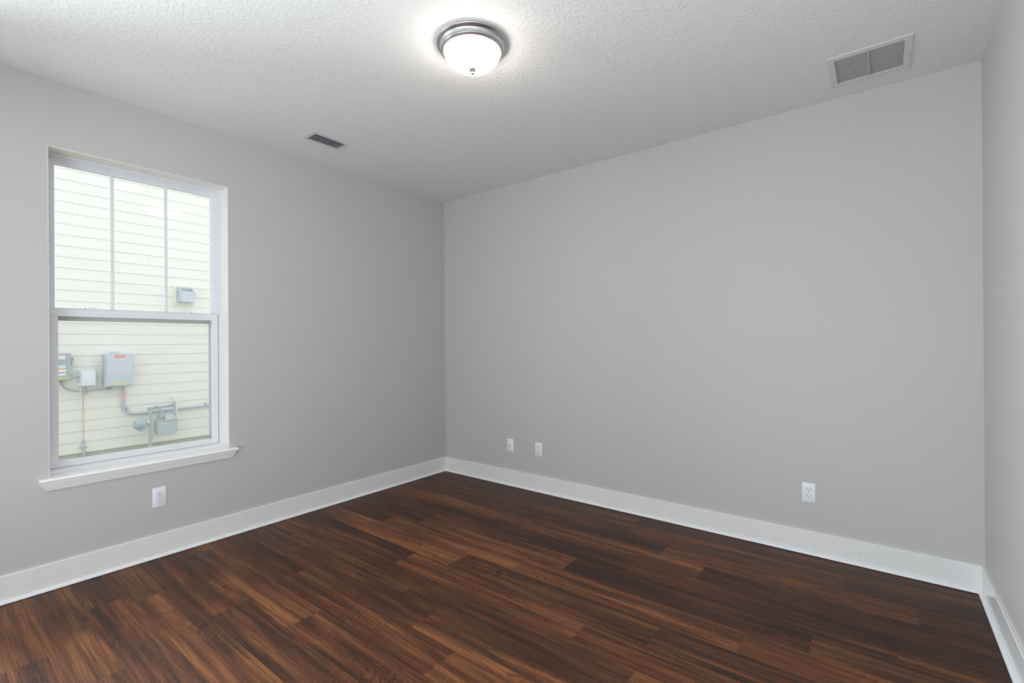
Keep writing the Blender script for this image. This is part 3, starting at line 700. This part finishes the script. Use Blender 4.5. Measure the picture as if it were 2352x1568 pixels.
# ground wire and sleeve
gw = thing_at('ground_wire', -5.46, -1.82, -0.1, 'thin copper ground wire dropping from the white junction box to a grey sleeve', 'wire')
bm = new_bm(); tube(bm, [(-5.45, -1.800, 0.722), (-5.45, -1.806, 0.66), (-5.465, -1.822, 0.61), (-5.472, -1.823, 0.4), (-5.472, -1.821, 0.1), (-5.472, -1.821, -0.07)], 0.0042, 8); tobj(gw, 'wire', bm, COPPER, smooth=60)
bm = new_bm(); tube(bm, [(-5.47, -1.821, -0.05), (-5.47, -1.821, -0.56)], 0.012, 12, smooth=False); tube(bm, [(-5.47, -1.821, -0.135), (-5.47, -1.821, -0.165)], 0.018, 12, smooth=False); tobj(gw, 'pipe_sleeve', bm, CONDM, smooth=40)
bm = new_bm(); box(bm, XS, -5.45, -1.858, -1.785, -0.155, -0.140, 0.002); tobj(gw, 'clamp', bm, CONDM)
bm = new_bm(); tube(bm, [(-5.46, -1.795, 0.700), (-5.455, -1.782, 0.64), (-5.46, -1.795, 0.60), (-5.47, -1.815, 0.585)], 0.004, 8); tobj(gw, 'wire_tail', bm, GREYD, smooth=60)
# cream vent tube
ct = thing_at('vent_tube', -5.4, -0.72, 0.1, 'cream plastic tube with an elbow behind the gas meter', 'pipe')
bm = new_bm(); tube(bm, [(XS, -0.745, 0.455), (-5.44, -0.745, 0.452), (-5.40, -0.735, 0.448), (-5.392, -0.716, 0.43), (-5.392, -0.712, 0.38), (-5.392, -0.710, 0.20), (-5.392, -0.708, 0.05)], 0.012, 12); tobj(ct, 'tube', bm, CREAM, smooth=60)
# gas meter set
gm = thing_at('gas_meter', -5.2, -1.05, -0.55, 'grey gas meter with hooped pipe and round regulator in front of the siding', 'gas meter')
GX = -5.20
bm = new_bm(); tube(bm, [(GX, -1.112, -0.56), (GX, -1.112, -0.30), (GX, -1.112, -0.10), (GX, -1.110, 0.10), (GX, -1.106, 0.22), (GX, -1.100, 0.285), (GX, -1.080, 0.335), (GX, -1.040, 0.357), (GX, -1.000, 0.345), (GX, -0.975, 0.310), (GX, -0.968, 0.262), (GX, -0.967, 0.225)], 0.0155, 14); tobj(gm, 'riser_pipe', bm, GASM, smooth=60)
for grp in (((0.165, 0.180, 0.022), (0.069, 0.166, 0.019), (0.055, 0.07, 0.022)), ((-0.055, -0.04, 0.021), (-0.145, -0.054, 0.020)), ((-0.255, -0.18, 0.022),)):
    bm = new_bm()
    for (a, b_, r_) in grp: tube(bm, [(GX, -1.112, a), (GX, -1.112, b_)], r_, 16, smooth=False)
    tobj(gm, 'pipe_fitting', bm, GASM, smooth=40)
bm = new_bm(); tube(bm, [(GX, -1.112, -0.075), (GX + 0.02, -1.075, -0.075), (GX + 0.03, -1.062, -0.075)], [0.016, 0.016, 0.008], 12, smooth=False); tobj(gm, 'shutoff_valve', bm, GASM, smooth=40)
bm = new_bm(); tube(bm, [(GX, -1.10, -0.09), (GX, -1.085, -0.13), (GX, -1.06, -0.145)], 0.003, 6); tobj(gm, 'valve_tie', bm, GASM)
bm = new_bm(); RC = (GX + 0.01, -1.235, 0.115)
lathe(bm, [(0.0, -0.055), (0.045, -0.052), (0.072, -0.035), (0.080, -0.012), (0.088, -0.008), (0.088, 0.004), (0.080, 0.008), (0.070, 0.030), (0.040, 0.045), (0.018, 0.050), (0.018, 0.085), (0.012, 0.092), (0.0, 0.093)], RC, 32, 'x')
for k in range(6):
    a = PI / 3 * k + 0.4; lathe(bm, [(0.009, -0.014), (0.009, 0.012), (0.0, 0.013)], (RC[0], RC[1] + 0.084 * math.cos(a), RC[2] + 0.084 * math.sin(a)), 10, 'x')
tube(bm, [(RC[0] - 0.01, RC[1] + 0.07, RC[2]), (GX, -1.125, 0.112)], 0.022, 14, smooth=False)
rg_ = tobj(gm, 'regulator', bm, GASM, smooth=40)
bm = new_bm(); tube(bm, [(RC[0] + 0.005, RC[1] + 0.012, RC[2] - 0.06), (RC[0] + 0.005, RC[1] + 0.012, RC[2] - 0.10)], 0.022, 14, smooth=False); tube(bm, [(RC[0] + 0.005, RC[1] + 0.012, RC[2] - 0.095), (RC[0] + 0.005, RC[1] + 0.012, RC[2] - 0.108)], 0.027, 14, smooth=False); tobj(gm, 'regulator_vent', bm, GASM, rg_, smooth=40)
bm = new_bm(); box(bm, RC[0] + 0.02, RC[0] + 0.03, -1.152, -1.130, 0.125, 0.170, 0.002); tobj(gm, 'tag', bm, WHTL, rg_)
# meter body
bm = new_bm()
def slab(bm, x0, x1, yc, zc, hw, hh, r):
    prism(bm, [(yc + a, zc + b_) for a, b_ in rounded(hw, hh, r, 8)], 'x', x0, x1)
slab(bm, -5.34, -5.235, -0.905, 0.035, 0.128, 0.122, 0.055); slab(bm, -5.235, -5.215, -0.895, 0.035, 0.142, 0.133, 0.055); slab(bm, -5.215, -5.165, -0.895, 0.033, 0.134, 0.127, 0.055)
for (y, z) in ((-1.015, 0.13), (-0.775, 0.13), (-0.765, -0.03), (-0.86, -0.095), (-0.98, -0.09), (-1.025, -0.04)):
    lathe(bm, [(0.008, -0.01), (0.008, 0.012), (0.0, 0.014)], (-5.215, y, z), 10, 'x')
tobj(gm, 'meter_body', bm, METERM, smooth=40)
bm = new_bm(); slab(bm, -5.30, -5.20, -0.895, 0.185, 0.105, 0.035, 0.02)
tube(bm, [(-5.235, -0.985, 0.205), (-5.235, -0.800, 0.205)], 0.024, 14, smooth=False)
for y in (-0.967, -0.790): tube(bm, [(-5.235 if y > -0.9 else GX, y, 0.18), (-5.235 if y > -0.9 else GX, y, 0.240)], 0.026, 14, smooth=False); tube(bm, [(-5.235 if y > -0.9 else GX, y, 0.238), (-5.235 if y > -0.9 else GX, y, 0.252)], 0.020, 8, smooth=False)
tobj(gm, 'meter_head', bm, GASM, smooth=40)
bm = new_bm(); slab(bm, -5.20, -5.145, -0.868, 0.172, 0.062, 0.034, 0.014); mi = tobj(gm, 'reading_module', bm, INDEXM, smooth=40)
bm = new_bm(); box(bm, -5.19, -5.150, -0.885, -0.835, 0.204, 0.2075); tobj(gm, 'module_label', bm, WHTL, mi)
bm = new_bm(); box(bm, -5.165, -5.1635, -0.975, -0.905, 0.072, 0.105); box(bm, -5.165, -5.162, -0.975, -0.900, 0.030, 0.036); tobj(gm, 'nameplate', bm, INDEXM)
bm = new_bm(); r_ = random.Random(2); y = -0.973
while y < -0.91: w_ = r_.uniform(.005, .012); box(bm, -5.165, -5.1632, y, y + w_, 0.045, 0.058); y += w_ + .003
tobj(gm, 'plate_text', bm, CONDM)
OX = -5.235
bm = new_bm(); tube(bm, [(OX, -0.790, 0.24), (OX, -0.790, 0.375)], 0.0155, 14, smooth=False); tube(bm, [(OX, -0.790, 0.330), (OX, -0.790, 0.392)], 0.022, 12, smooth=False); tube(bm, [(OX, -0.790, 0.39), (OX, -0.790, 0.402)], 0.012, 10, smooth=False)
tube(bm, [(OX, -0.790, 0.360), (-5.30, -0.86, 0.335), (-5.38, -0.95, 0.318), (-5.44, -1.02, 0.312), (XS, -1.06, 0.31)], 0.0155, 14); tube(bm, [(-5.262, -0.815, 0.351), (-5.285, -0.842, 0.342)], 0.021, 12, smooth=False)
tobj(gm, 'outlet_pipe', bm, GASM, smooth=50)
# wall vent hood on its block
vh = thing_at('wall_vent', XS, -0.57, 1.95, 'square grey metal vent cap mounted on the siding above the gas meter', 'vent')
bm = new_bm(); box(bm, XS - 0.012, -5.455, -0.712, -0.430, 1.953, 2.262, 0.004); tobj(vh, 'mounting_block', bm, plain('block_cream', (0.77, 0.80, 0.67), 0.6))
bm = new_bm(); box(bm, -5.4545, -5.44, -0.690, -0.448, 1.972, 2.238, 0.002); tobj(vh, 'back_plate', bm, VENTM)
bm = new_bm(); VX0, VX1, vy0, vy1, vz0 = -5.44, -5.26, -0.668, -0.482, 1.990
ZB, ZF = 2.222, 2.150                                    # open top slopes down from the wall to the front shield
box(bm, VX1 - 0.005, VX1, vy0 - 0.002, vy1 + 0.002, vz0 - 0.010, ZF + 0.002)
for (a, b_) in ((vy0, vy0 + 0.004), (vy1 - 0.004, vy1)):
    prism(bm, [(VX0, vz0), (VX1 - 0.005, vz0), (VX1 - 0.005, ZF - 0.004), (VX0, ZB - 0.004)], 'y', a, b_)
for (a, b_) in ((vy0, vy0 + 0.016), (vy1 - 0.016, vy1)):
    prism(bm, [(VX0, ZB - 0.004), (VX1 - 0.005, ZF - 0.004), (VX1 - 0.005, ZF + 0.001), (VX0, ZB + 0.001)], 'y', a, b_)
box(bm, VX0, VX1 - 0.006, vy0 + 0.004, vy1 - 0.004, vz0, vz0 + 0.004)
tobj(vh, 'hood', bm, VENTM)
for k in range(4):
    x = VX0 + 0.03 + k * 0.036; z = ZB + (ZF - ZB) * (x - VX0) / (VX1 - VX0) - 0.004
    bm = new_bm(); prism(bm, [(x - 0.006, z - 0.004), (x + 0.006, z - 0.008), (x + 0.006, z - 0.005), (x - 0.006, z - 0.001)], 'y', vy0 + 0.018, vy1 - 0.018); tobj(vh, 'baffle', bm, VENTM)
bm = new_bm(); box(bm, VX0, VX0 + 0.01, vy0 + 0.012, vy1 - 0.012, vz0 + 0.01, ZB - 0.015); tobj(vh, 'inner_duct', bm, GREYD)
